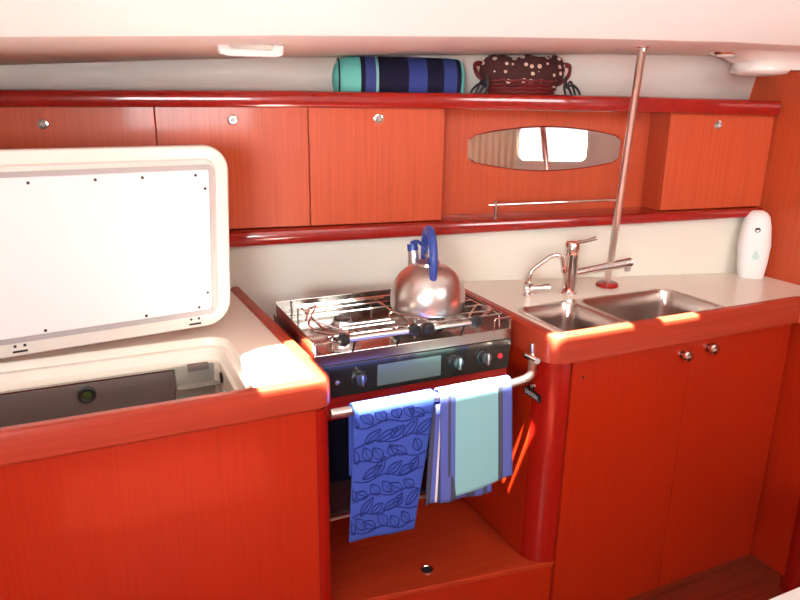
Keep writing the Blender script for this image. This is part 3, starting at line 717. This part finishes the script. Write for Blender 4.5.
# ------------------------------------------------------------------ on the shelf above
bl = thing('bolster', 'rolled navy, blue and turquoise striped bolster lying on the top shelf', 'cushion', W(sx(.87), -.03, -.01))
bm = B(); uvl = bm.loops.layers.uv.new('UVMap'); L = []; s_a, s_b = sx(.668), sx(1.040)
prf = [(0, .25), (.012, .55), (.035, .80), (.07, .93), (.13, 1), (.3, 1.02), (.5, 1.03), (.7, 1.02), (.88, 1), (.955, .97), (.985, .90), (1, .72), (1.0, .4)]
n_ = 32; V = []
for t, k in prf:
    s = s_a+(s_b-s_a)*t; row = []
    for q in range(n_):
        a = 2*math.pi*q/n_; cz = .062+.064*k*math.sin(a)
        bulge = .014*math.cos(a)*0
        row.append((bm.verts.new(W(s+(.012*(math.sin(a)*-1+0) if t > .6 else 0)*0, -.028+.056*k*math.cos(a), -.002+max(cz, .006))), t))
    V.append(row)
for A, D in zip(V, V[1:]):
    for q in range(n_):
        f = bm.faces.new([A[q][0], D[q][0], D[(q+1) % n_][0], A[(q+1) % n_][0]])
        for lp, uu in zip(f.loops, (A[q][1], D[q][1], D[q][1], A[q][1])): lp[uvl].uv = (uu, 0)
f = bm.faces.new([v[0] for v in V[0]]); f2 = bm.faces.new([v[0] for v in V[-1]][::-1])
for lp in f2.loops: lp[uvl].uv = (.99, 0)
obj('bolster_cover', bm, 'bolster', bl, smooth=60)
bm = B(); tube(bm, [W(s_a+(s_b-s_a)*.045, -.028+.051*math.cos(a), .062+.056*math.sin(a)) for a in [2*math.pi*q/28 for q in range(28)]], .0025, 8, closed=True); obj('piping', bm, 'ribbon', bl)

bk = thing('bread_basket', 'dark red woven basket lined with brown dotted cloth on the top shelf', 'basket', W(sx(1.28), -.03, -.01))
bs = sx(1.228); bm = B(); L = []
for h, wd, dp in ((.0, .085, .030), (.006, .094, .036), (.03, .106, .042), (.05, .118, .047), (.052, .121, .049), (.044, .113, .043), (.01, .08, .03)):
    L.append([W(bs+wd*math.cos(a), -.045+dp*math.sin(a), (.004+h*1.16)) for a in [2*math.pi*k/40 for k in range(40)]])
loft(bm, L); bmesh.ops.recalc_face_normals(bm, faces=bm.faces)
for h, k in ((.012, .098), (.022, .103), (.032, .108), (.042, .114), (.052, .121)):   # woven courses
    tube(bm, [W(bs+(k)*math.cos(a), -.045+(k*.405+.0015*(1 if i % 2 else -1))*math.sin(a), (.004+h*1.16)+.0015*math.sin(i*1.57)) for i, a in enumerate([2*math.pi*j/48 for j in range(48)])], .0042, 6, closed=True)
obj('wicker_body', bm, 'wicker', bk, smooth=50)
bm = B(); L = []
for h, wd, dp in ((.040, .117, .045), (.052, .128, .050), (.066, .136, .048), (.088, .134, .044), (.106, .122, .038), (.113, .10, .028), (.108, .07, .018)):
    L.append([W(bs+wd*math.cos(a), -.045+dp*math.sin(a), (.004+h*1.16)+.004*math.sin(a*5+1)+.003*math.sin(a*9)) for a in [2*math.pi*k/48 for k in range(48)]])
loft(bm, L, False, True); bmesh.ops.recalc_face_normals(bm, faces=bm.faces); obj('cloth_liner', bm, 'dots', bk, smooth=60)
for sg in (-1, 1):
    bm = B(); e0 = bs+sg*.124
    for dz in (0, .006):
        tube(bm, smoothpath([W(e0-sg*.01, -.03, .055), W(e0+sg*.022, -.034, .078+dz), W(e0+sg*.030, -.045, .108+dz), W(e0+sg*.004, -.05, .112+dz), W(e0-sg*.012, -.05, .088)], .012, 5), .005, 8)
    obj('handle', bm, 'wicker', bk)
for sg in (-1, 1):
    bm = B(); e0 = bs+sg*.126
    for k, (dx, dz) in enumerate(((.020, .018), (-.006, .030), (.012, -.004), (.034, .006))):
        tube(bm, smoothpath([W(e0, -.002, .046), W(e0+sg*dx*.6, .002, .050+dz), W(e0+sg*dx*1.2, .0, .036+dz*.4), W(e0+sg*(dx*1.2+.012), -.002, .012)], .01, 4), .0035, 7)
    obj('ribbon_bow', bm, 'ribbon', bk)

# ------------------------------------------------------------------ fittings on the headliner
hz = zc(.33)
hn = thing('hatch_handle', 'white moulded handle on the edge of the headliner at the left', 'handle', (.336, 1.50, hz))
bm = B(); pr = [(-.070, .002), (-.066, -.020), (-.050, -.0245), (.050, -.0245), (.066, -.020), (.070, .002), (.048, .002), (.043, -.010), (-.043, -.010), (-.048, .002)]
loft(bm, [[(.336+x, y, hz-.001+z) for x, z in pr] for y in (1.478, 1.502)]); bmesh.ops.recalc_face_normals(bm, faces=bm.faces); obj('grip', bm, 'white', hn, bevel=.004, seg=3)
bm = B(); box(bm, .336-.046, .336+.046, 1.488, 1.498, hz-.010, hz-.001); obj('pivot_bar', bm, 'cream', hn, smooth=0)
zz = zc(1.78)
dn = thing('ceiling_spot', 'small round recessed spotlight in the headliner right of the pole', 'ceiling light', (1.755, 1.535, zz))
bm = B(); lathe(bm, (1.755, 1.535, zz), [(.043, 0), (.042, -.005), (.034, -.010), (.026, -.008)], n=32); rr = obj('bezel', bm, 'chrome', dn)
bm = B(); lathe(bm, (1.755, 1.535, zz-.010), [(.026, 0), (.024, -.006), (0, -.008)], n=24); obj('lens', bm, 'lampglass', rr)
zz = zc(1.93)
dm = thing('dome_light', 'round flat dome light on a moulded base by the right bulkhead', 'ceiling light', (1.93, 1.50, zz))
bm = B(); loft(bm, [[(x, y, z) for x, y in rrect(x0, XB-.001, y0, y1, r_)] for x0, y0, y1, r_, z in ((1.70, 1.44, 1.61, .06, zz-.001), (1.78, 1.45, 1.60, .06, zz-.014), (1.82, 1.455, 1.59, .05, zz-.032), (1.82, 1.46, 1.595, .05, zz-.050))]); bmesh.ops.recalc_face_normals(bm, faces=bm.faces)
obj('moulded_base', bm, 'ceil', dm, smooth=60)
bm = B(); lathe(bm, (1.895, 1.525, zz-.050), [(.082, .002), (.083, -.005), (.076, -.012), (.05, -.017), (0, -.019)], n=40); obj('lamp_glass', bm, 'lampglass', dm)
bm = B(); yy = 1.235; q = (.335, yy); lathe(bm, (q[0], yy, slope_z(q[0], yy)-.0015), [(.004, 0), (.0035, .002), (0, .003)], (0, -.62, -.78), 12)
tag(obj('screw_head', bm, 'dark'), 'tiny dark screw head in the cream headliner above the bolster', 'screw')

# ------------------------------------------------------------------ table corner, bottom right
tt = thing('saloon_table', 'white table whose corner shows at the bottom right', 'table', (1.85, .45, -1.47))
bm = B(); plate(bm, rrect(1.04, 2.3, -.45, .682, .03), [], -.93, -.90); obj('table_top', bm, 'tablewhite', tt, bevel=.004)
bm = B(); lathe(bm, (1.75, .1, -1.47), [(.16, 0), (.16, .012), (.04, .03), (.035, .54)]); obj('table_post', bm, 'brushed', tt)
